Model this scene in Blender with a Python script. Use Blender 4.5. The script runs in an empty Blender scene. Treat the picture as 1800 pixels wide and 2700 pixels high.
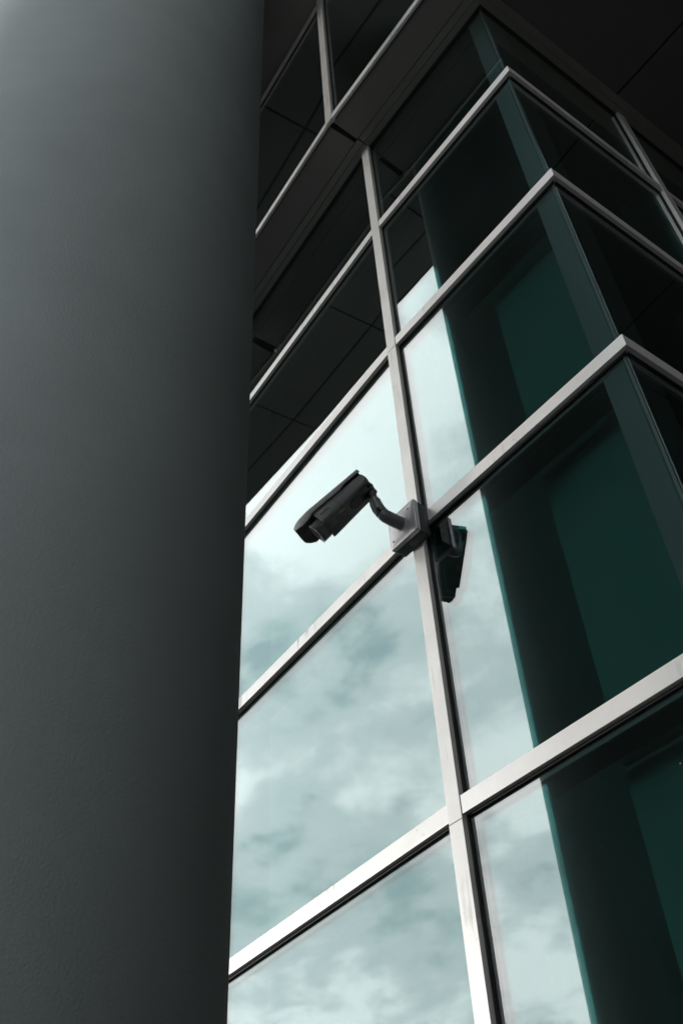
import bpy, bmesh, math, random
from mathutils import Vector, Matrix
random.seed(7)
SC = bpy.context.scene
COL = SC.collection
U = 1.25            # metres per layout unit (one pane height incl. transom)
ZG = 2.5            # layout z of the ground is -ZG

# ------------------------------------------------------------------ camera
cd = bpy.data.cameras.new('camera')
cam = bpy.data.objects.new('camera', cd)
COL.objects.link(cam)
SC.camera = cam
cd.sensor_fit = 'VERTICAL'
cd.sensor_height = 36.0
cd.lens = 36.0 * 2567.88 / 2700.0
cd.clip_start = 0.02
cd.clip_end = 3000
Mr = Matrix(((0.5982024, 0.5843158, 0.5483876), (0.8001587, -0.3983197, -0.4484279), (-0.0435899, 0.7070477, -0.7058211)))
cam.matrix_world = Matrix.Translation(Vector((1.593689 * U, -1.630957 * U, (ZG - 1.220029) * U))) @ Mr.to_4x4()

# ------------------------------------------------------------------ world, sun, exposure
SUN_EL, SUN_AZ = math.radians(8), math.radians(-144)     # azimuth from +X, counter clockwise
w = bpy.data.worlds.new('World')
SC.world = w
w.use_nodes = True
nt = w.node_tree
nt.nodes.clear()
N = nt.nodes.new
L = nt.links.new
def wm(op, a, b=None, clamp=False):
    n = N('ShaderNodeMath'); n.operation = op; n.use_clamp = clamp
    for i, v in enumerate((a, b)):
        if v is None: continue
        if isinstance(v, (int, float)): n.inputs[i].default_value = v
        else: L(v, n.inputs[i])
    return n.outputs[0]
out = N('ShaderNodeOutputWorld'); bg = N('ShaderNodeBackground')
sky = N('ShaderNodeTexSky'); sky.sky_type = 'NISHITA'; sky.sun_disc = False
sky.sun_elevation = SUN_EL; sky.sun_rotation = math.pi / 2 - SUN_AZ
sky.air_density = 1.0; sky.dust_density = 1.0
tc = N('ShaderNodeTexCoord'); sep = N('ShaderNodeSeparateXYZ'); L(tc.outputs['Generated'], sep.inputs[0])
zc = wm('MAXIMUM', sep.outputs['Z'], 0.12)
zz = wm('ADD', zc, 0.28)
cmb = N('ShaderNodeCombineXYZ')
L(wm('DIVIDE', sep.outputs['X'], zz), cmb.inputs[0]); L(wm('DIVIDE', sep.outputs['Y'], zz), cmb.inputs[1])
def noise(scale, detail, rough, dist=0.0, off=(0, 0, 0), sc=(1, 1, 1)):
    m = N('ShaderNodeMapping'); m.inputs['Location'].default_value = off; m.inputs['Scale'].default_value = sc
    m.inputs['Rotation'].default_value = (0, 0, 0.5)
    L(cmb.outputs[0], m.inputs['Vector'])
    n = N('ShaderNodeTexNoise'); n.inputs['Scale'].default_value = scale; n.inputs['Detail'].default_value = detail
    n.inputs['Roughness'].default_value = rough; n.inputs['Distortion'].default_value = dist
    L(m.outputs[0], n.inputs['Vector'])
    return n.outputs['Fac']
nb = noise(3.0, 9, 0.53, 0.2, (3.1, 1.7, 0), (1, 1.1, 1))
ns = noise(11.0, 9, 0.54, 0.15, (7.7, 2.2, 0), (1, 1.1, 1))
def ramp(fac, stops):
    r = N('ShaderNodeValToRGB'); e = r.color_ramp.elements
    while len(e) > 1: e.remove(e[0])
    e[0].position = stops[0][0]; e[0].color = stops[0][1]
    for p, c in stops[1:]:
        q = e.new(p); q.color = c
    r.color_ramp.interpolation = 'EASE'
    L(fac, r.inputs[0])
    return r.outputs[0]
body = ramp(wm('ADD', wm('MULTIPLY', nb, 0.7), wm('MULTIPLY', ns, 0.3)),
            [(0.36, (0.51, 0.60, 0.61, 1)), (0.47, (0.72, 0.765, 0.775, 1)), (0.59, (1.10, 1.10, 1.095, 1))])
cover = ramp(wm('ADD', wm('MULTIPLY', nb, 0.35), wm('MULTIPLY', ns, 0.65)), [(0.34, (0.82, 0.82, 0.82, 1)), (0.45, (1, 1, 1, 1))])
CL = 17.0           # cloud luminance before the 0.1 background strength
sc1 = N('ShaderNodeVectorMath'); sc1.operation = 'SCALE'; L(body, sc1.inputs[0]); sc1.inputs['Scale'].default_value = CL
tint = N('ShaderNodeMix'); tint.data_type = 'RGBA'; tint.blend_type = 'MULTIPLY'; tint.inputs[0].default_value = 1.0
L(sky.outputs[0], tint.inputs[6]); tint.inputs[7].default_value = (0.62, 1.0, 1.35, 1)
sc2 = N('ShaderNodeVectorMath'); sc2.operation = 'SCALE'; L(tint.outputs[2], sc2.inputs[0]); sc2.inputs['Scale'].default_value = 1.0
mx = N('ShaderNodeMix'); mx.data_type = 'RGBA'
L(cover, mx.inputs[0]); L(sc2.outputs[0], mx.inputs[6]); L(sc1.outputs[0], mx.inputs[7])
L(mx.outputs[2], bg.inputs[0]); bg.inputs[1].default_value = 0.1
L(bg.outputs[0], out.inputs[0])

sd = bpy.data.lights.new('sun', 'SUN'); sd.energy = 1.5; sd.angle = math.radians(8); sd.color = (1, 0.95, 0.88)
so = bpy.data.objects.new('sun', sd); COL.objects.link(so)
dirv = Vector((math.cos(SUN_EL) * math.cos(SUN_AZ), math.cos(SUN_EL) * math.sin(SUN_AZ), math.sin(SUN_EL)))
so.rotation_euler = dirv.to_track_quat('Z', 'Y').to_euler()
so.location = dirv * 30
SC.view_settings.view_transform = 'Standard'
SC.view_settings.look = 'None'
SC.view_settings.gamma = 1
SC.view_settings.exposure = 0.3
SC.render.engine = 'CYCLES'
SC.cycles.transparent_max_bounces = 32
SC.cycles.max_bounces = 10
SC.cycles.caustics_reflective = False

# ------------------------------------------------------------------ helpers
def link(o): COL.objects.link(o); return o
def tag(o, label=None, cat=None, group=None, kind=None):
    if label: o['label'] = label
    if cat: o['category'] = cat
    if group: o['group'] = group
    if kind: o['kind'] = kind
    return o
def W3(p): return Vector((p[0] * U, p[1] * U, (p[2] + ZG) * U))
def empty(name, p):
    o = bpy.data.objects.new(name, None); o.location = W3(p); o.empty_display_size = 0.1
    return link(o)
def world_origin(o):
    v = Vector((0, 0, 0))
    while o is not None:
        v += o.location; o = o.parent
    return v
def mesh(name, verts, faces, mat, parent=None, smooth=False, bevel=0.0, seg=2, auto=None, uv=None):
    """verts in layout units; origin is the parent's origin (or the mesh centre when top-level)"""
    vs = [W3(v) for v in verts]
    if parent is not None: base = world_origin(parent)
    else:
        base = Vector((sum(v.x for v in vs) / len(vs), sum(v.y for v in vs) / len(vs), min(v.z for v in vs)))
    me = bpy.data.meshes.new(name)
    me.from_pydata([v - base for v in vs], [], faces)
    bm = bmesh.new(); bm.from_mesh(me)
    bmesh.ops.recalc_face_normals(bm, faces=bm.faces)
    if bevel > 0:
        ed = [e for e in bm.edges if len(e.link_faces) == 2 and e.calc_face_angle(0) > 0.6]
        bmesh.ops.bevel(bm, geom=ed, offset=bevel * U, segments=seg, affect='EDGES', profile=0.6)
    bm.to_mesh(me); bm.free()
    mats = mat if isinstance(mat, (list, tuple)) else [mat]
    for m in mats: me.materials.append(m)
    if smooth:
        for p in me.polygons: p.use_smooth = True
        me.set_sharp_from_angle(angle=math.radians(auto or 40))
    o = bpy.data.objects.new(name, me)
    if parent is not None: o.parent = parent
    else: o.location = base
    return link(o)
class G:
    """gathers solids into one mesh"""
    def __init__(s): s.v = []; s.f = []
    def prism(s, bottom, top):
        n = len(bottom); b = len(s.v); s.v += list(bottom) + list(top)
        s.f.append(tuple(b + i for i in range(n - 1, -1, -1))); s.f.append(tuple(b + n + i for i in range(n)))
        for i in range(n):
            j = (i + 1) % n; s.f.append((b + i, b + j, b + n + j, b + n + i))
        return s
    def loft(s, rings, cap=True):
        n = len(rings[0]); b = len(s.v)
        for r in rings: s.v += list(r)
        for k in range(len(rings) - 1):
            for i in range(n):
                j = (i + 1) % n; s.f.append((b + k * n + i, b + k * n + j, b + (k + 1) * n + j, b + (k + 1) * n + i))
        if cap:
            s.f.append(tuple(b + i for i in range(n - 1, -1, -1)))
            s.f.append(tuple(b + (len(rings) - 1) * n + i for i in range(n)))
        return s
    def build(s, name, mat, parent=None, **k): return mesh(name, s.v, s.f, mat, parent, **k)

# ------------------------------------------------------------------ materials
def mat(name):
    m = bpy.data.materials.new(name); m.use_nodes = True
    t = m.node_tree; t.nodes.clear()
    return m, t, t.nodes.new, t.links.new
def principled(name, col, rough=0.5, metal=0.0, spec=0.5, var=0.0, vscale=6.0, bump=0.0, bscale=200.0, streak=0.0, coat=0.0):
    m, t, n, l = mat(name)
    o = n('ShaderNodeOutputMaterial'); p = n('ShaderNodeBsdfPrincipled'); l(p.outputs[0], o.inputs[0])
    p.inputs['Base Color'].default_value = (*col, 1); p.inputs['Roughness'].default_value = rough
    p.inputs['Metallic'].default_value = metal; p.inputs['Specular IOR Level'].default_value = spec
    p.inputs['Coat Weight'].default_value = coat
    c = n('ShaderNodeTexCoord')
    last = None
    if var > 0:
        x = n('ShaderNodeTexNoise'); x.inputs['Scale'].default_value = vscale; x.inputs['Detail'].default_value = 5
        x.inputs['Roughness'].default_value = 0.6
        l(c.outputs['Object'], x.inputs['Vector'])
        r = n('ShaderNodeMapRange'); r.inputs[1].default_value = 0.3; r.inputs[2].default_value = 0.7
        r.inputs[3].default_value = 1 - var; r.inputs[4].default_value = 1 + var * 0.5
        l(x.outputs['Fac'], r.inputs[0]); last = r.outputs[0]
        rr = n('ShaderNodeMapRange'); rr.inputs[3].default_value = rough * 1.2; rr.inputs[4].default_value = rough * 0.8
        l(x.outputs['Fac'], rr.inputs[0]); l(rr.outputs[0], p.inputs['Roughness'])
    if streak > 0:      # rain streaks: noise stretched down the height, broken up by a second noise
        mp = n('ShaderNodeMapping'); mp.inputs['Scale'].default_value = (38, 38, 2.2); l(c.outputs['Object'], mp.inputs['Vector'])
        x2 = n('ShaderNodeTexNoise'); x2.inputs['Scale'].default_value = 1.0; x2.inputs['Detail'].default_value = 6
        x2.inputs['Roughness'].default_value = 0.7; l(mp.outputs[0], x2.inputs['Vector'])
        x3 = n('ShaderNodeTexNoise'); x3.inputs['Scale'].default_value = 3.0; x3.inputs['Detail'].default_value = 3
        l(c.outputs['Object'], x3.inputs['Vector'])
        mm = n('ShaderNodeMath'); mm.operation = 'MULTIPLY'; l(x2.outputs['Fac'], mm.inputs[0]); l(x3.outputs['Fac'], mm.inputs[1])
        r2 = n('ShaderNodeMapRange'); r2.inputs[1].default_value = 0.31; r2.inputs[2].default_value = 0.44
        r2.inputs[3].default_value = 1.0; r2.inputs[4].default_value = 1 - streak; l(mm.outputs[0], r2.inputs[0])
        x4 = n('ShaderNodeTexNoise'); x4.inputs['Scale'].default_value = 55; x4.inputs['Detail'].default_value = 4
        l(c.outputs['Object'], x4.inputs['Vector'])
        r4 = n('ShaderNodeMapRange'); r4.inputs[1].default_value = 0.68; r4.inputs[2].default_value = 0.76
        r4.inputs[3].default_value = 1.0; r4.inputs[4].default_value = 0.55; l(x4.outputs['Fac'], r4.inputs[0])
        m3 = n('ShaderNodeMath'); m3.operation = 'MULTIPLY'; l(r2.outputs[0], m3.inputs[0]); l(r4.outputs[0], m3.inputs[1])
        if last is not None:
            m4 = n('ShaderNodeMath'); m4.operation = 'MULTIPLY'; l(m3.outputs[0], m4.inputs[0]); l(last, m4.inputs[1]); last = m4.outputs[0]
        else: last = m3.outputs[0]
    if last is not None:
        k = n('ShaderNodeVectorMath'); k.operation = 'SCALE'; k.inputs[0].default_value = col; l(last, k.inputs['Scale'])
        l(k.outputs[0], p.inputs['Base Color'])
    if bump > 0:
        b = n('ShaderNodeTexNoise'); b.inputs['Scale'].default_value = bscale; b.inputs['Detail'].default_value = 4
        l(c.outputs['Object'], b.inputs['Vector'])
        bb = n('ShaderNodeBump'); bb.inputs['Strength'].default_value = bump; bb.inputs['Distance'].default_value = 0.002
        l(b.outputs['Fac'], bb.inputs['Height']); l(bb.outputs[0], p.inputs['Normal'])
    return m
def glass(name, refl, rcol, tint, wave=0.0, specks=False, dust=0.0):
    """coated pane: partial mirror over tinted clear transmission"""
    m, t, n, l = mat(name)
    o = n('ShaderNodeOutputMaterial')
    lw = n('ShaderNodeLayerWeight'); geo = n('ShaderNodeNewGeometry')
    def mth(op, a, b):
        q = n('ShaderNodeMath'); q.operation = op
        for i, v in enumerate((a, b)):
            if isinstance(v, (int, float)): q.inputs[i].default_value = v
            else: l(v, q.inputs[i])
        return q.outputs[0]
    # Schlick reflectance on both faces, plus the coating on the outer face
    ad = n('ShaderNodeMath'); ad.operation = 'ADD'; ad.use_clamp = True
    l(mth('ADD', mth('MULTIPLY', mth('POWER', lw.outputs['Facing'], 5.0), 0.96), 0.04), ad.inputs[0])
    l(mth('MULTIPLY', mth('SUBTRACT', 1.0, geo.outputs['Backfacing']), refl), ad.inputs[1])
    gl = n('ShaderNodeBsdfGlossy'); gl.inputs['Roughness'].default_value = 0.0; gl.inputs['Color'].default_value = (*rcol, 1)
    tr = n('ShaderNodeBsdfTransparent'); tr.inputs['Color'].default_value = (*tint, 1)
    mx = n('ShaderNodeMixShader'); l(ad.outputs[0], mx.inputs[0]); l(tr.outputs[0], mx.inputs[1]); l(gl.outputs[0], mx.inputs[2])
    c = n('ShaderNodeTexCoord')
    if wave > 0:
        x = n('ShaderNodeTexNoise'); x.inputs['Scale'].default_value = 2.2; x.inputs['Detail'].default_value = 1
        l(c.outputs['Object'], x.inputs['Vector'])
        b = n('ShaderNodeBump'); b.inputs['Strength'].default_value = wave; b.inputs['Distance'].default_value = 0.003
        l(x.outputs['Fac'], b.inputs['Height']); l(b.outputs[0], gl.inputs['Normal'])
    last = mx.outputs[0]
    if specks:
        df = n('ShaderNodeBsdfDiffuse'); df.inputs['Color'].default_value = (0.42, 0.42, 0.40, 1)
        vo = n('ShaderNodeTexVoronoi'); vo.inputs['Scale'].default_value = 26; l(c.outputs['Object'], vo.inputs['Vector'])
        # each cell has a spot of its own size; most are too small to see
        sp = n('ShaderNodeSeparateColor'); l(vo.outputs['Color'], sp.inputs[0])
        pw = n('ShaderNodeMath'); pw.operation = 'POWER'; l(sp.outputs[0], pw.inputs[0]); pw.inputs[1].default_value = 9.0
        rr = n('ShaderNodeMath'); rr.operation = 'MULTIPLY'; l(pw.outputs[0], rr.inputs[0]); rr.inputs[1].default_value = 0.055
        lt = n('ShaderNodeMath'); lt.operation = 'LESS_THAN'; l(vo.outputs['Distance'], lt.inputs[0]); l(rr.outputs[0], lt.inputs[1])
        hf = n('ShaderNodeMath'); hf.operation = 'MULTIPLY'; l(lt.outputs[0], hf.inputs[0]); hf.inputs[1].default_value = 0.6
        # thin film of dirt, washed into vertical runs
        mp = n('ShaderNodeMapping'); mp.inputs['Scale'].default_value = (9, 9, 1.1); l(c.outputs['Object'], mp.inputs['Vector'])
        dn = n('ShaderNodeTexNoise'); dn.inputs['Scale'].default_value = 1.0; dn.inputs['Detail'].default_value = 7; dn.inputs['Roughness'].default_value = 0.65
        l(mp.outputs[0], dn.inputs['Vector'])
        dr = n('ShaderNodeMapRange'); dr.inputs[1].default_value = 0.4; dr.inputs[2].default_value = 0.75; dr.inputs[3].default_value = dust * 0.25; dr.inputs[4].default_value = dust
        l(dn.outputs['Fac'], dr.inputs[0])
        mxx = n('ShaderNodeMath'); mxx.operation = 'MAXIMUM'; l(hf.outputs[0], mxx.inputs[0]); l(dr.outputs[0], mxx.inputs[1])
        m2 = n('ShaderNodeMixShader'); l(mxx.outputs[0], m2.inputs[0]); l(last, m2.inputs[1]); l(df.outputs[0], m2.inputs[2]); last = m2.outputs[0]
    l(last, o.inputs[0])
    return m

ALU = principled('weathered_aluminium', (0.66, 0.652, 0.635), 0.42, 0.35, 0.5, var=0.10, vscale=5, bump=0.10, bscale=120, streak=0.55)
ALU2 = principled('clean_aluminium', (0.80, 0.79, 0.78), 0.42, 0.35, 0.5, var=0.07, vscale=6, bump=0.08, bscale=120, streak=0.22)
GASK = principled('black_rubber', (0.012, 0.012, 0.012), 0.6)
ANOD = principled('dark_anodised_aluminium', (0.03, 0.033, 0.033), 0.5, 0.1)
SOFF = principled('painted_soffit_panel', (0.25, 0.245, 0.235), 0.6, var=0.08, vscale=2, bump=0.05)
SOFW = principled('shaded_soffit_panel', (0.11, 0.11, 0.107), 0.6, var=0.08, vscale=2, bump=0.05)  # same soffit, darkened for the shade deep under the overhang; wing wall shares it
TRIM = principled('head_trim_metal', (0.22, 0.225, 0.205), 0.45, 0.2, var=0.06)
WBNC = principled('pale_wing_bounce', (0.70, 0.71, 0.72), 0.7, var=0.1)  # pale so the unseen wing throws fill light on the column
VOID = principled('dark_joint_void', (0.01, 0.01, 0.01), 0.9)
CONC = principled('painted_render', (0.245, 0.28, 0.285), 0.85, spec=0.12, var=0.10, vscale=1.6, bump=0.45, bscale=170)
ASPH = principled('asphalt', (0.026, 0.026, 0.027), 0.85, var=0.25, vscale=1.5, bump=0.4, bscale=60)
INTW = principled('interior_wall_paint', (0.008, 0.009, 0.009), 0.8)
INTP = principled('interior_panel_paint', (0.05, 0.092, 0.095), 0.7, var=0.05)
BAND = principled('pane_edge_band', (0.042, 0.056, 0.058), 0.5)
GLO = glass('outer_coated_glass', 0.185, (0.97, 0.99, 0.99), (0.80, 0.93, 0.92), wave=0.02, specks=True, dust=0.004)
GLI = glass('inner_tinted_glass', 0.17, (0.18, 0.50, 0.50), (0.80, 0.96, 0.93), wave=0.02)

# ------------------------------------------------------------------ facade frames
BW = 0.86776                      # right bay, mullion to corner
LA = math.radians(3.357)          # the bays are facets of a slow curve
BA = 1.54278
class Face:
    def __init__(s, o, e, n): s.o = Vector(o).to_3d(); s.e = Vector(e).to_3d(); s.n = Vector(n).to_3d()
    def p(s, a, o, z): return s.o + s.e * a + s.n * o + Vector((0, 0, z))
    def box(s, g, a0, a1, o0, o1, z0, z1, m0=0, m1=0):
        """a along the wall, o outward, z up; m0/m1 mitre the ends (end shifts with o)"""
        pts = lambda z: [s.p(a0 - m0 * o0, o0, z), s.p(a1 + m1 * o0, o0, z), s.p(a1 + m1 * o1, o1, z), s.p(a0 - m0 * o1, o1, z)]
        g.prism(pts(z0), pts(z1)); return g
FA = Face((0, 0, 0), (1, 0, 0), (0, -1, 0))
FB = Face((BW, 0, 0), (math.cos(BA), math.sin(BA), 0), (math.sin(BA), -math.cos(BA), 0))
FL = Face((0, 0, 0), (-math.cos(LA), math.sin(LA), 0), (-math.sin(LA), -math.cos(LA), 0))
LW = 1.32
l2o = FL.p(LW + 0.05, 0, 0)
FL2 = Face(l2o, (-math.cos(2 * LA), math.sin(2 * LA), 0), (-math.sin(2 * LA), -math.cos(2 * LA), 0))
FT, GD, GI = 0.05, -0.020, -0.036        # frame face width, outer and inner pane depth
HEAD = 3.74
LEV = [-2.0, -1.0, 0.0, 1.0, 2.0, 3.0 - 0.068 * 0]     # transom tops
LEVL = [-2.0, -1.0, 0.0, 1.0, 2.0, 2.94]
LEVR = [-2.0, -1.0, 0.0, 0.997, 2.0, 2.932]

bld = tag(empty('glass_building', (0, 0, -ZG)), 'dark glass curtain wall building with pale metal frames and overhanging upper storey', 'building')

ctr = {}
def mullion(face, a0, a1, z0, z1, o0=0.0, m=ALU, inner=0.17):
    g = G(); face.box(g, a0, a1, GD + o0, 0.002 + o0, z0, z1)
    mo = g.build('mullion', m, bld, bevel=0.0012)
    g2 = G(); face.box(g2, a0 + .002, a1 - .002, GI - 0.008 - inner + o0, GI - 0.0085 + o0, z0 + (.03 if o0 else 0), z1)
    g2.build('inner_frame', ANOD, mo)
    g3 = G(); face.box(g3, a0 - .0055, a1 + .0055, GD + 0.001 + o0, GD + 0.006 + o0, z0, z1)
    g3.build('gasket', GASK, mo)
    return mo
def transom(face, a0, a1, z, o0=0.0, m=ALU, m0=0, m1=0, inner=0.10, ft=FT):
    g = G(); face.box(g, a0, a1, GD + o0, 0 + o0, z - ft, z, m0, m1)
    to = g.build('transom', m, bld, bevel=0.0012)
    g2 = G(); face.box(g2, a0 + .01, a1 - .05, GI - 0.008 - inner + o0, GI - 0.0085 + o0, z - ft + (.002 if o0 == 0 else .022), z - .002)
    g2.build('inner_frame', ANOD, to)
    g3 = G(); face.box(g3, a0 + .006, a1 - (.006 if not m1 else .0), GD + 0.001 + o0, GD + 0.0058 + o0, z - ft - .0055, z + .0035, m0, m1)
    g3.build('gasket', GASK, to)
    return to
def pane(face, a0, a1, z0, z1, o0=0.0, bl=0.022, br=0.022, bt=0.024, bb=0.012):
    g = G(); face.box(g, a0, a1, GD - 0.005 + o0, GD + o0, z0, z1)
    p = g.build('window_pane', GLO, bld)
    g = G(); face.box(g, a0, a1, GI - 0.005 + o0, GI + o0, z0, z1)
    g.build('inner_pane', GLI, p)
    g = G()
    b0, b1 = GI + 0.001 + o0, GD - 0.0065 + o0
    face.box(g, a0, a0 + bl, b0, b1, z0, z1); face.box(g, a1 - br, a1, b0, b1, z0, z1)
    face.box(g, a0 + bl + .0003, a1 - br - .0003, b0, b1, z1 - bt, z1); face.box(g, a0 + bl + .0003, a1 - br - .0003, b0, b1, z0, z0 + bb)
    g.build('edge_band', BAND, p)
    return p

# lower wall: mullions
main = mullion(FA, -FT, 0.0, -ZG, HEAD)
for z in (1.945, -.062):
    g = G(); FA.box(g, -FT + .0008, -.0008, -.0005, .0026, z, z + .0016); g.build('splice_joint', GASK, main)
mullion(FL, LW, LW + FT, -ZG, HEAD)
mullion(FL2, LW, LW + FT, -ZG, HEAD)
# transoms and panes, bay by bay
for i, z in enumerate(LEVL):
    transom(FL, FT + .0008, LW - .0008, z)
    transom(FL2, 0.001, LW - .001, z)
for i, z in enumerate(LEVR):
    transom(FA, 0.0008, BW - .0004, z, m=ALU2, m1=1)
    transom(FB, 0.0004, 0.9392, z, m=ALU2, m0=1)
    transom(FB, 0.9908, 1.93, z, m=ALU2)
def bays(face, a0, a1, lev, **k):
    zs = [-ZG] + list(lev) + [HEAD + .02]
    for i in range(len(zs) - 1):
        z0 = zs[i] - (0.004 if i else 0); z1 = zs[i + 1] - FT + 0.004 if i < len(zs) - 2 else zs[i + 1]
        pane(face, a0, a1, z0, z1, **k)
bays(FL, FT - .006, LW + .006, LEVL)
bays(FL2, 0.0, LW + .006, LEVL)
bays(FA, -0.006, BW - 0.0205, LEVR, bl=0.028, br=0.095)
bays(FB, 0.0205, 0.946, LEVR, bl=0.135)
bays(FB, 0.984, 1.936, LEVR)
mullion(FB, 0.940, 0.990, -ZG, HEAD, m=ALU2)
mullion(FB, 1.931, 1.981, -ZG, HEAD, m=ALU2)

# ------------------------------------------------------------------ overhanging upper storey
UO = 0.236
def upper_pane(face, a0, a1): pane(face, a0, a1, 3.77, 5.56, o0=UO)
uz = 3.787
g1 = 5.60
transom(FL, -0.003, LW, uz, o0=UO, m=ALU); transom(FL, 0.048, LW, g1, o0=UO, m=ALU)
transom(FA, 0.0065, 1.35, uz, o0=UO, m=ALU2); transom(FA, 0.0065, 1.35, g1, o0=UO, m=ALU2)
mullion(FA, -0.0465, 0.0055, uz - .047, 5.64, o0=UO)
mullion(FA, 1.351, 1.401, uz, 5.64, o0=UO)
transom(FA, 1.402, 2.8, uz, o0=UO, m=ALU2); transom(FA, 1.402, 2.8, g1, o0=UO, m=ALU2)
mullion(FL, LW + .001, LW + .051, uz - .047, 5.64, o0=UO)
transom(FL2, .002, LW, uz, o0=UO); transom(FL2, .002, LW, g1, o0=UO)
pane(FL, 0.036, LW + .006, 3.78, g1 - FT + .004, o0=UO)
pane(FL2, 0.0, LW + .006, 3.78, g1 - FT + .004, o0=UO)
pane(FA, 0.000, 1.356, 3.78, g1 - FT + .004, o0=UO)
pane(FA, 1.396, 2.8, 3.78, g1 - FT + .004, o0=UO)

# roof line follows the facets; the roof projects far out over the forecourt
def bend(x):
    pts = [(9, 0), (-1.5, 0), (-3.15, .125), (-4.4, .27), (-7, .68)]
    for (x0, y0), (x1, y1) in zip(pts, pts[1:]):
        if x >= x1: return y0 + (y1 - y0) * (x - x0) / (x1 - x0)
    return pts[-1][1]
def strip_panels(g, xs, offs, z0, z1, gap=0.0085, bf=bend):
    for x0, x1 in zip(xs, xs[1:]):
        n = max(1, int(abs(x1 - x0) / 0.6)) if bf is bend else 1
        for o0, o1 in zip(offs, offs[1:]):
            a, b = x0 + gap, x1 - gap; lo, hi = o0 + gap, o1 - gap
            q = lambda z: [(a, -hi + bf(a), z), (b, -hi + bf(b), z), (b, -lo + bf(b), z), (a, -lo + bf(a), z)]
            g.prism(q(z0), q(z1))
RZ = 5.645
g = G()
rx = [-6.9, -5.65, -4.43, -3.21, -2.0, -0.82, 0.36, 1.54, 2.72, 3.9, 5.1, 6.3]
strip_panels(g, rx, [-0.45, 0.53, 1.385, 1.63], RZ, RZ + 0.012)
roof = G()
xs = [-6.92, -4.4, -3.15, -1.5, 6.32]
roof.prism([(x, -1.632 + bend(x), RZ + .016) for x in xs] + [(6.32, 3.2, RZ + .016), (-6.92, 3.2, RZ + .016)],
           [(x, -1.632 + bend(x), RZ + .22) for x in xs] + [(6.32, 3.2, RZ + .22), (-6.92, 3.2, RZ + .22)])
ro = roof.build('roof', ANOD, bld)
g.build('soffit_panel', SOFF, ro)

# low soffit: the strip in front of the lower wall and the wide part beyond the corner
def bendl(x): return 0.0
g = G(); gp = 0.006
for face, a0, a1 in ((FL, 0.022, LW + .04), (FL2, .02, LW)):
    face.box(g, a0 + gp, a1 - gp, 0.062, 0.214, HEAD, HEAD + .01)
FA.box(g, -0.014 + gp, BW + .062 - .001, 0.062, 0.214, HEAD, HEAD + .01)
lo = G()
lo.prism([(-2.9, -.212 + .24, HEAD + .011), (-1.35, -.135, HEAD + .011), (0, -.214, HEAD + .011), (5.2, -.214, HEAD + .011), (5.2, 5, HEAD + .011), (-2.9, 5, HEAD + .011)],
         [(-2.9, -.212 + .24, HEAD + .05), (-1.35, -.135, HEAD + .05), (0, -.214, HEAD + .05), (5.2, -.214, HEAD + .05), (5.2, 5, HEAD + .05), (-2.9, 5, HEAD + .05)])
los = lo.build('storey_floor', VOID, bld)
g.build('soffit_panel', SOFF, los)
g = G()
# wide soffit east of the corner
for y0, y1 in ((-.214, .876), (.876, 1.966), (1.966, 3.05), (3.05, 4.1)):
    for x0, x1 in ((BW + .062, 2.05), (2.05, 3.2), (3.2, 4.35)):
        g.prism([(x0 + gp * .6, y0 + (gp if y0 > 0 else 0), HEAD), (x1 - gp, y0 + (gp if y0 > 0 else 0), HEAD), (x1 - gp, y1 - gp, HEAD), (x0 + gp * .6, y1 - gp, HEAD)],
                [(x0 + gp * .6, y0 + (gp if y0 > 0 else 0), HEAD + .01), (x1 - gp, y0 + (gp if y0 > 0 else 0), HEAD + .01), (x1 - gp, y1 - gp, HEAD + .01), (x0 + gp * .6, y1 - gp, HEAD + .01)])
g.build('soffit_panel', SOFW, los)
# bright lip along the outer edge of the strip
g = G(); FA.box(g, -.008, 4.3, .2155, .219, HEAD - .002, HEAD + .03); FL.box(g, .028, LW + .03, .2155, .219, HEAD - .002, HEAD + .03)
g.build('soffit_lip', ALU2, los)
# head trim round the lower wall
g = G(); gg = G()
for face, a0, a1, m0, m1 in ((FL, .003, LW + .05, 0, 0), (FL2, 0, LW, 0, 0), (FA, 0.001, BW, 0, 1), (FB, 0.0, 1.98, 1, 0)):
    face.box(g, a0, a1, 0.022, 0.059, HEAD - .004, HEAD + .009, m0, m1)
    face.box(g, a0, a1, GD, 0.0205, HEAD - .010, HEAD + .009, m0, m1)
    face.box(gg, a0, a1, GD + .0005, GD + .010, HEAD - .018, HEAD - .0101, m0, m1)
gg.build('head_gasket', GASK, bld)
g.build('head_trim', TRIM, bld, bevel=0.001)

# ------------------------------------------------------------------ interior behind the glass
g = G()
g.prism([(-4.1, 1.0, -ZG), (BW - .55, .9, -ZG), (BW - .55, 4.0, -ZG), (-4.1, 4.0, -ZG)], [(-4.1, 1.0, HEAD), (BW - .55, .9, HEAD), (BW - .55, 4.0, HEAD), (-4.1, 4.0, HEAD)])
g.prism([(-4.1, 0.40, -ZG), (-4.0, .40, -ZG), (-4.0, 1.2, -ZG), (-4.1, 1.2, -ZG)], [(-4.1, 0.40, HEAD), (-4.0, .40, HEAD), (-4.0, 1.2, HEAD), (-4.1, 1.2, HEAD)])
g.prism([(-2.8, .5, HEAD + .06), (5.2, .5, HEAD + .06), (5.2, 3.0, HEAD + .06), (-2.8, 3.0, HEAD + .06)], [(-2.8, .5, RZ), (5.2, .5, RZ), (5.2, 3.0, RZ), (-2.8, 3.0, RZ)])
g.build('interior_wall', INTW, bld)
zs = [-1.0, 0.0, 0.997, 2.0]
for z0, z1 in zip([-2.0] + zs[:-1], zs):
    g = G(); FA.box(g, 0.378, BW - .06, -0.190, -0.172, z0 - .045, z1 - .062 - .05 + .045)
    g.build('interior_panel', INTP, bld)

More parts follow.
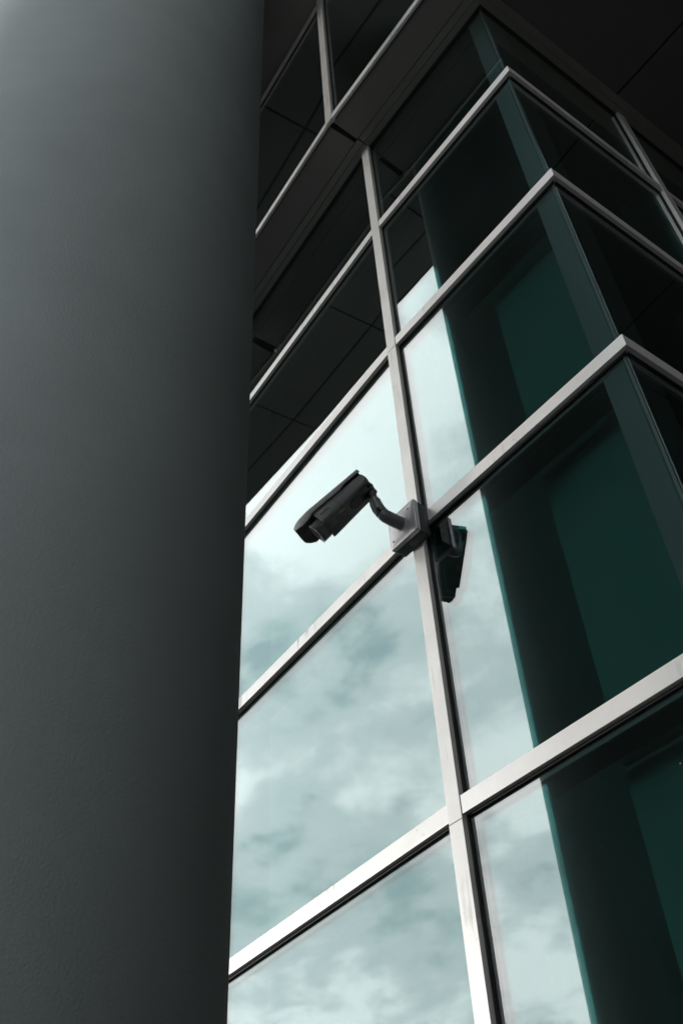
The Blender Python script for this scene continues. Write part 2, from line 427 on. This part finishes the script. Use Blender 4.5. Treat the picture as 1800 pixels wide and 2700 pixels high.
# unseen wing closing the forecourt's far side, shaped to block light from the east
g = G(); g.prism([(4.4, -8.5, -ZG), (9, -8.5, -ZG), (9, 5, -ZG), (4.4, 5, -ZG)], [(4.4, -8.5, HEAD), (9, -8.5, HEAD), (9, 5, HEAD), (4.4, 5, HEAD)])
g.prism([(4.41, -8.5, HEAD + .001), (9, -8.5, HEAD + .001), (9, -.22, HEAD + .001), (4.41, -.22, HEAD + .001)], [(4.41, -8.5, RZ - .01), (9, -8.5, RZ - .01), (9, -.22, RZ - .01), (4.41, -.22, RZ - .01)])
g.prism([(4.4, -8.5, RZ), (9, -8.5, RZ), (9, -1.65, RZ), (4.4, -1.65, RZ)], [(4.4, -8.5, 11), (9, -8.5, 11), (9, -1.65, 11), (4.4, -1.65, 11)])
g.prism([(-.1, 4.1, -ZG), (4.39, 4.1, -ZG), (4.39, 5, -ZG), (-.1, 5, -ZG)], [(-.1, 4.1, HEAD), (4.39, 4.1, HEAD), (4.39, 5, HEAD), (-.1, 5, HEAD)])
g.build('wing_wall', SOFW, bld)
g = G(); g.prism([(4.30, -8.5, -ZG), (4.395, -8.5, -ZG), (4.395, -3.4, -ZG), (4.30, -3.4, -ZG)], [(4.30, -8.5, 11), (4.395, -8.5, 11), (4.395, -3.4, 11), (4.30, -3.4, 11)])
g.build('wing_bounce', WBNC, bld)  # out-of-view sheet added to bounce light onto the column

# ------------------------------------------------------------------ ground
g = G(); S = 700
g.v = [(-S, -S, -ZG - .003), (S, -S, -ZG - .003), (S, S, -ZG - .003), (-S, S, -ZG - .003)]; g.f = [(0, 1, 2, 3)]
gr = g.build('ground', ASPH); tag(gr, kind='structure')

# ------------------------------------------------------------------ column
cx, cy, cr = -0.0825, -1.2455, 0.543
rings = []
n = 160
for z in (-ZG, -ZG + .02, 6.4):
    rings.append([(cx + cr * math.cos(2 * math.pi * i / n), cy + cr * math.sin(2 * math.pi * i / n), z) for i in range(n)])
g = G().loft(rings)
co = g.build('round_column', CONC, smooth=True, auto=30)
tag(co, 'huge smooth round grey column filling the left side in front of the glass wall', 'column')

# ------------------------------------------------------------------ security camera
O = Vector((-0.0148, -0.201, 1.0694))
D = Vector((-0.730, -0.351, -0.587)).normalized()
R_ = Vector((-0.437, 0.899, 0.006)); R_ = (R_ - D * R_.dot(D)).normalized()
Q = R_.cross(D)
if Q.z < 0: Q = -Q
def cp(a, s, h): return O + D * a + R_ * s + Q * h
CGREY = principled('camera_grey_paint', (0.145, 0.155, 0.162), 0.34, 0.1, 0.5, var=0.12, vscale=25, bump=0.1, bscale=400)
CDARK = principled('camera_dark_plastic', (0.045, 0.048, 0.05), 0.45)
CBLK = principled('camera_black', (0.004, 0.004, 0.004), 0.35)
BOXM = principled('cast_aluminium_box', (0.50, 0.50, 0.51), 0.36, 0.65, 0.5, var=0.12, vscale=18, bump=0.15, bscale=180, streak=0.3)
BOXS = principled('box_side_paint', (0.05, 0.055, 0.06), 0.42, 0.3, var=0.1, vscale=18)
SCRW = principled('screw_metal', (0.02, 0.02, 0.02), 0.5, 0.5)
GOLD = principled('yellowed_label', (0.45, 0.38, 0.20), 0.5)
LABL = principled('grey_label_print', (0.34, 0.35, 0.35), 0.5)
INK = principled('black_print', (0.006, 0.006, 0.006), 0.6)
LENS = principled('lens_glass', (0.01, 0.01, 0.012), 0.05, 0, 0.8)

scam = tag(empty('security_camera', (-.025, 0, .877)), 'grey bullet security camera on a bent arm and square box fixed to the mullion', 'security camera')

def rrect(w0, w1, h0, h1, r, k=4):
    """rounded rectangle in (s,h)"""
    pts = []
    for cxx, cyy, a0 in ((w1 - r, h1 - r, 0), (w0 + r, h1 - r, 90), (w0 + r, h0 + r, 180), (w1 - r, h0 + r, 270)):
        for i in range(k + 1):
            a = math.radians(a0 + 90 * i / k); pts.append((cxx + r * math.cos(a), cyy + r * math.sin(a)))
    return pts
# junction box: body with a lid
BX0, BX1, BZ0, BZ1 = -0.090, 0.040, 0.877, 1.012
def boxring(x0, x1, z0, z1, y, r=.006):
    return [(s, y, h) for s, h in rrect(x0, x1, z0, z1, r)]
g = G().loft([boxring(BX0 + .002, BX1 - .002, BZ0 + .002, BZ1 - .002, -.003), boxring(BX0 + .002, BX1 - .002, BZ0 + .002, BZ1 - .002, -.0445), boxring(BX0 + .003, BX1 - .003, BZ0 + .003, BZ1 - .003, -.0455)])
jb = g.build('junction_box', BOXS, scam, smooth=True, auto=50)
g = G().loft([boxring(BX0, BX1, BZ0, BZ1, -.0462), boxring(BX0, BX1, BZ0, BZ1, -.0585), boxring(BX0 + .0008, BX1 - .0008, BZ0 + .0008, BZ1 - .0008, -.0607), boxring(BX0 + .003, BX1 - .003, BZ0 + .003, BZ1 - .003, -.062), boxring(BX0 + .02, BX1 - .02, BZ0 + .02, BZ1 - .02, -.0640, .02)])
lid = g.build('box_lid', BOXM, jb, smooth=True, auto=60)
def disc(g, c, nrm, r, t, k=20):
    nrm = Vector(nrm).normalized(); u = nrm.orthogonal().normalized(); v = nrm.cross(u); c = Vector(c)
    a = [c + (u * math.cos(2 * math.pi * i / k) + v * math.sin(2 * math.pi * i / k)) * r for i in range(k)]
    g.loft([a, [p + nrm * t for p in a]]); return g
g = G()
for x, z in ((.012, .985), (-.070, .903), (.012 - .0, .903 - .0), (-.070, .985)):
    if (x, z) in ((.012, .903), (-.070, .985)): continue
    disc(g, (x, -.0632, z), (0, -1, 0), .0036, .0012)
g.build('screw', SCRW, jb)
# underside knock-out plug, a disc with a raised rim
g = G(); disc(g, (-.018, -.026, BZ0 + .0028), (0, 0, -1), .0165, .0016, 32); disc(g, (-.018, -.026, BZ0 + .0012), (0, 0, -1), .0135, .0010, 32); disc(g, (-.018, -.026, BZ0 + .0003), (0, 0, -1), .0030, .001, 12)
g.build('knockout_plug', CDARK, jb, smooth=True)
# arm
def tube(g, pts, rad, k=24, sub=6):
    P = [Vector(p) for p in pts]; path = []; rr = []
    for i in range(len(P) - 1):
        p0, p1, p2, p3 = P[max(i - 1, 0)], P[i], P[i + 1], P[min(i + 2, len(P) - 1)]
        for j in range(sub):
            t = j / sub
            path.append(0.5 * ((2 * p1) + (p2 - p0) * t + (2 * p0 - 5 * p1 + 4 * p2 - p3) * t * t + (3 * p1 - p0 - 3 * p2 + p3) * t ** 3))
            rr.append(rad[i] + (rad[i + 1] - rad[i]) * t)
    path.append(P[-1]); rr.append(rad[-1])
    tv = (path[1] - path[0]).normalized(); u = tv.orthogonal().normalized(); rings = []
    for i, p in enumerate(path):
        t2 = (path[min(i + 1, len(path) - 1)] - path[max(i - 1, 0)]).normalized()
        u = (u - t2 * u.dot(t2)).normalized(); v = t2.cross(u)
        rings.append([p + (u * math.cos(2 * math.pi * q / k) + v * math.sin(2 * math.pi * q / k)) * rr[i] for q in range(k)])
    g.loft(rings); return g
g = tube(G(), [(-.025, -.0632, .945), (-.025, -.085, .945), (-.025, -.112, .945), (-.0275, -.128, .949), (-.0305, -.1375, .9585)], [.0228, .0224, .0220, .0214, .0206])
arm = g.build('arm', CGREY, scam, smooth=True, auto=50)
g = tube(G(), [(-.025, -.0640, .945), (-.025, -.0672, .945)], [.0262, .0250]); g.build('flange', BOXM, arm, smooth=True, auto=50)
g = tube(G(), [(-.0309, -.1384, .9598), (-.034, -.1465, .973), (-.0355, -.1525, .988), (-.036, -.158, 1.003), (-.039, -.164, 1.014)], [.0208, .0208, .0202, .0190, .0140])
kn = g.build('knuckle', CGREY, arm, smooth=True, auto=50)
g = G(); disc(g, (-.020, -.1585, .957), (.35, -.85, -.35), .0052, .0045); disc(g, (-.036, -.160, .972), (-.2, -.9, -.2), .003, .002); g.build('screw', SCRW, arm, smooth=True)
# housing: long rounded box tapering at the rear underside
Wd, Hh, Ln = 0.086, 0.0516, 0.2016
def top(a): return 0.046 + min(max(a, 0), Ln) / Ln * 0.029
def ring(a, w0, w1, h0, h1, r): return [cp(a, s, h) for s, h in rrect(w0, w1, h0, h1, r, 5)]
g = G().loft([ring(-.002, .003, Wd - .003, .010, top(0) - .001, .008), ring(.000, .001, Wd - .001, .007, top(0), .010), ring(.004, 0, Wd, .004, top(0), .012), ring(.030, 0, Wd, 0, top(.03), .012), ring(.10, 0, Wd, 0, top(.10), .012),
              ring(Ln - .004, 0, Wd, 0, top(Ln), .012), ring(Ln, .0015, Wd - .0015, .0015, top(Ln) - .0015, .011)])
hs = g.build('housing', CGREY, scam, smooth=True, auto=38)
# panel seam round the housing
g = G().loft([ring(.122, -.0004, Wd + .0004, -.0004, top(.122), .012), ring(.1228, -.0004, Wd + .0004, -.0004, top(.122), .012)]); g.build('seam', INK, hs)
# sun shield: top plate with side flaps, projecting over the front
def shield_ring(a, over, hb, ht, flap, th=.0035, inset=0):
    s0, s1 = -over + inset, Wd + over - inset
    outer = [(s0, flap), (s0, ht - .010), (s0 + .003, ht - .004), (s0 + .009, ht), (s1 - .009, ht), (s1 - .003, ht - .004), (s1, ht - .010), (s1, flap)]
    inner = [(s1 - th, flap), (s1 - th, ht - .012), (s1 - th - .003, ht - .006), (s1 - .011, ht - th), (s0 + .011, ht - th), (s0 + th + .003, ht - .006), (s0 + th, ht - .012), (s0 + th, flap)]
    return [cp(a, s, h) for s, h in outer + inner]
HT = 0.0705
secs = [(-.006, .004, .003, 0), (.060, .004, .003, 0), (.074, .004, -.003, 0), (.088, .004, -.006, 0), (Ln - .012, .004, -.006, 0), (Ln + .000, .004, -.008, 0), (Ln + .016, .004, -.016, .0), (Ln + .046, .004, -.018, .001), (Ln + .062, .004, -.008, .005), (Ln + .074, .004, .004, .012)]
g = G()
rs = [shield_ring(a, ov, 0, top(a) + .026 - (0 if a < Ln + .04 else (a - Ln - .04) * .10), top(a) + fl, inset=ins) for a, ov, fl, ins in secs]
g.loft(rs)
g.build('sun_shield', principled('shield_paint', (0.15, 0.155, 0.158), 0.45, 0.1, var=.25, vscale=30, bump=.1, bscale=300), scam, smooth=True, auto=35)
# dark filler rail between shield and housing
g = G().loft([[cp(a, s, h) for s, h in ((.006, top(a) - .002), (Wd - .006, top(a) - .002), (Wd - .006, top(a) + .020), (.006, top(a) + .020))] for a in (.0, Ln - .02)])
g.build('shield_rail', CBLK, hs)
# lens barrel
def cring(a, r, k=40, cs=Wd * .5, ch=.030):
    o = []
    for i in range(k):
        c, s = math.cos(2 * math.pi * i / k), math.sin(2 * math.pi * i / k)
        o.append(cp(a, cs + r * 1.28 * math.copysign(abs(c) ** .8, c), ch + r * 1.0 * math.copysign(abs(s) ** .8, s)))
    return o
g = G().loft([cring(Ln - .002, .0275), cring(Ln + .003, .0275), cring(Ln + .0035, .0290), cring(Ln + .031, .0290), cring(Ln + .033, .0282), cring(Ln + .033, .0255), cring(Ln + .027, .0250)])
lb = g.build('lens_barrel', CGREY, scam, smooth=True, auto=40)
g = G().loft([cring(Ln + .0335, .0298), cring(Ln + .0365, .0296), cring(Ln + .0365, .0262), cring(Ln + .0335, .0262)], cap=False); g.f.append  # rim
n_ = 40
for i in range(n_): j = (i + 1) % n_; g.f.append((i, j, 3 * n_ + j, 3 * n_ + i))
g.build('front_ring', principled('ring_metal', (.6, .59, .56), .3, .8), lb, smooth=True, auto=40)
g = G().loft([cring(Ln + .0275, .0248), cring(Ln + .0295, .020), cring(Ln + .0305, .008)]); g.build('lens', LENS, lb, smooth=True)
# bracket below the housing: base plate, two ears and a swivel
g = G()
def slab(g, pts, s0, s1): g.prism([cp(a, s0, h) for a, h in pts], [cp(a, s1, h) for a, h in pts])
def plate(g, pts, h0, h1): g.prism([cp(a, s, h0) for a, s in pts], [cp(a, s, h1) for a, s in pts])
plate(g, [(.030, .024), (.040, .018), (.086, .020), (.098, .028), (.100, .046), (.090, .056), (.040, .060), (.030, .054)], -.0045, .002)
slab(g, [(.008, .004), (.000, -.006), (.002, -.018), (.012, -.024), (.030, -.021), (.055, -.006), (.062, .001)], .020, .026)
slab(g, [(.008, .004), (.000, -.006), (.002, -.018), (.012, -.024), (.030, -.021), (.055, -.006), (.062, .001)], .050, .056)
br = g.build('bracket', CDARK, scam, bevel=.0012)
g = G(); disc(g, cp(.014, .0195, -.010), -R_, .0062, .003); disc(g, cp(.014, .0165, -.010), -R_, .0035, .0015, 6)
g.build('screw', SCRW, br, smooth=True)
g = tube(G(), [cp(.014, .026, -.010), cp(.014, .050, -.010)], [.0125, .0125], sub=1)
g.v and None
tube(g, [(-.036, -.158, 1.003), cp(.014, .038, -.010)], [.0125, .0125], sub=1)
g.build('swivel', CDARK, br, smooth=True, auto=50)
# smear of old sealant on the glass under the box
g = G(); ring_ = []
random.seed(3)
for i in range(22):
    t = 2 * math.pi * i / 22; rr = 1 + random.uniform(-.22, .22)
    ring_.append((.0605 + .011 * rr * math.cos(t), .855 + .026 * rr * math.sin(t)))
g.prism([FL.p(a, GD + .0004, z) for a, z in ring_], [FL.p(a, GD + .0016, z) for a, z in ring_])
g.build('sealant_smear', principled('old_sealant', (.5, .51, .52), .7, var=.5, vscale=40), bld)
# stickers and print
def quad_on_bottom(g, a0, a1, s0, s1, t=.0005): plate(g, [(a0, s0), (a1, s0), (a1, s1), (a0, s1)], -t, 0.0003)
def frame_bottom(g, a0, a1, s0, s1, w=.0007):
    for q in ((a0, a1, s0, s0 + w), (a0, a1, s1 - w, s1), (a0, a0 + w, s0 + w, s1 - w), (a1 - w, a1, s0 + w, s1 - w)): quad_on_bottom(g, *q)
g = G(); quad_on_bottom(g, .112, .144, .013, .0195); quad_on_bottom(g, .118, .138, .0205, .0235)
g.build('warning_label', GOLD, hs)
g = G()
for i in range(6):
    quad_on_bottom(g, .114 + i * .005, .1172 + i * .005, .0145, .018, .0008)
g.build('label_print', INK, hs)
g = G(); frame_bottom(g, .163, .189, .019, .043)
for i in range(7):
    quad_on_bottom(g, .166, .183 + random.uniform(-.004, .003), .0215 + i * .0029, .0220 + i * .0029)
g.build('rating_label', LABL, hs)
g = G(); frame_bottom(g, .122, .150, .030, .046, .0005); g.build('label_outline', CDARK, hs)
# maker's name on the side
def text_on_side(body, size, a, h, mat_, name='maker_lettering', bold=0.0):
    cu = bpy.data.curves.new('lettering', 'FONT'); cu.body = body; cu.size = size; cu.extrude = 0.0002; cu.offset = bold
    to = bpy.data.objects.new('lettering', cu); COL.objects.link(to)
    bpy.context.view_layer.update()
    dg = bpy.context.evaluated_depsgraph_get()
    me = bpy.data.meshes.new_from_object(to.evaluated_get(dg))
    vs = []
    for v in me.vertices:     # reads from the front towards the rear
        vs.append(cp(a - v.co.x, -.0004 - v.co.z, h + v.co.y))
    fs = [tuple(p.vertices) for p in me.polygons]
    bpy.data.objects.remove(to); 
    return mesh(name, vs, fs, mat_, hs)
text_on_side('Panasonic', .0085, .187, .034, INK, bold=.00015)
g = G()
def side_quad(g, a0, a1, h0, h1, t=.0005): slab(g, [(a0, h0), (a1, h0), (a1, h1), (a0, h1)], -t, .0003)
for i in range(8): side_quad(g, .150 + i * .0030, .1518 + i * .0030, .0285, .0300)
for i in range(7): side_quad(g, .146 + i * .0055, .1485 + i * .0055, .0205, .0222)
g.build('small_print', INK, hs)
# print on the lens barrel, underside facing out
g = G(); k = 40
for i in range(6):
    th0 = math.radians(238 + i * 9); r = .0292
    for j in range(1):
        a0, a1 = Ln + .010, Ln + .026 - (i % 3) * .002
        pts = []
        for th in (th0, th0 + math.radians(3.2)):
            pts.append((Wd * .5 + r * 1.28 * math.cos(th), .0255 + r * .90 * math.sin(th)))
        g.prism([cp(a0, *pts[0]), cp(a1, *pts[0]), cp(a1, *pts[1]), cp(a0, *pts[1])], [cp(a0, pts[0][0] * .98 + Wd * .01, pts[0][1] * .98 + .0245 * .02), cp(a1, pts[0][0] * .98 + Wd * .01, pts[0][1] * .98 + .0245 * .02), cp(a1, pts[1][0] * .98 + Wd * .01, pts[1][1] * .98 + .0245 * .02), cp(a0, pts[1][0] * .98 + Wd * .01, pts[1][1] * .98 + .0245 * .02)])
g.build('barrel_print', LABL, lb)
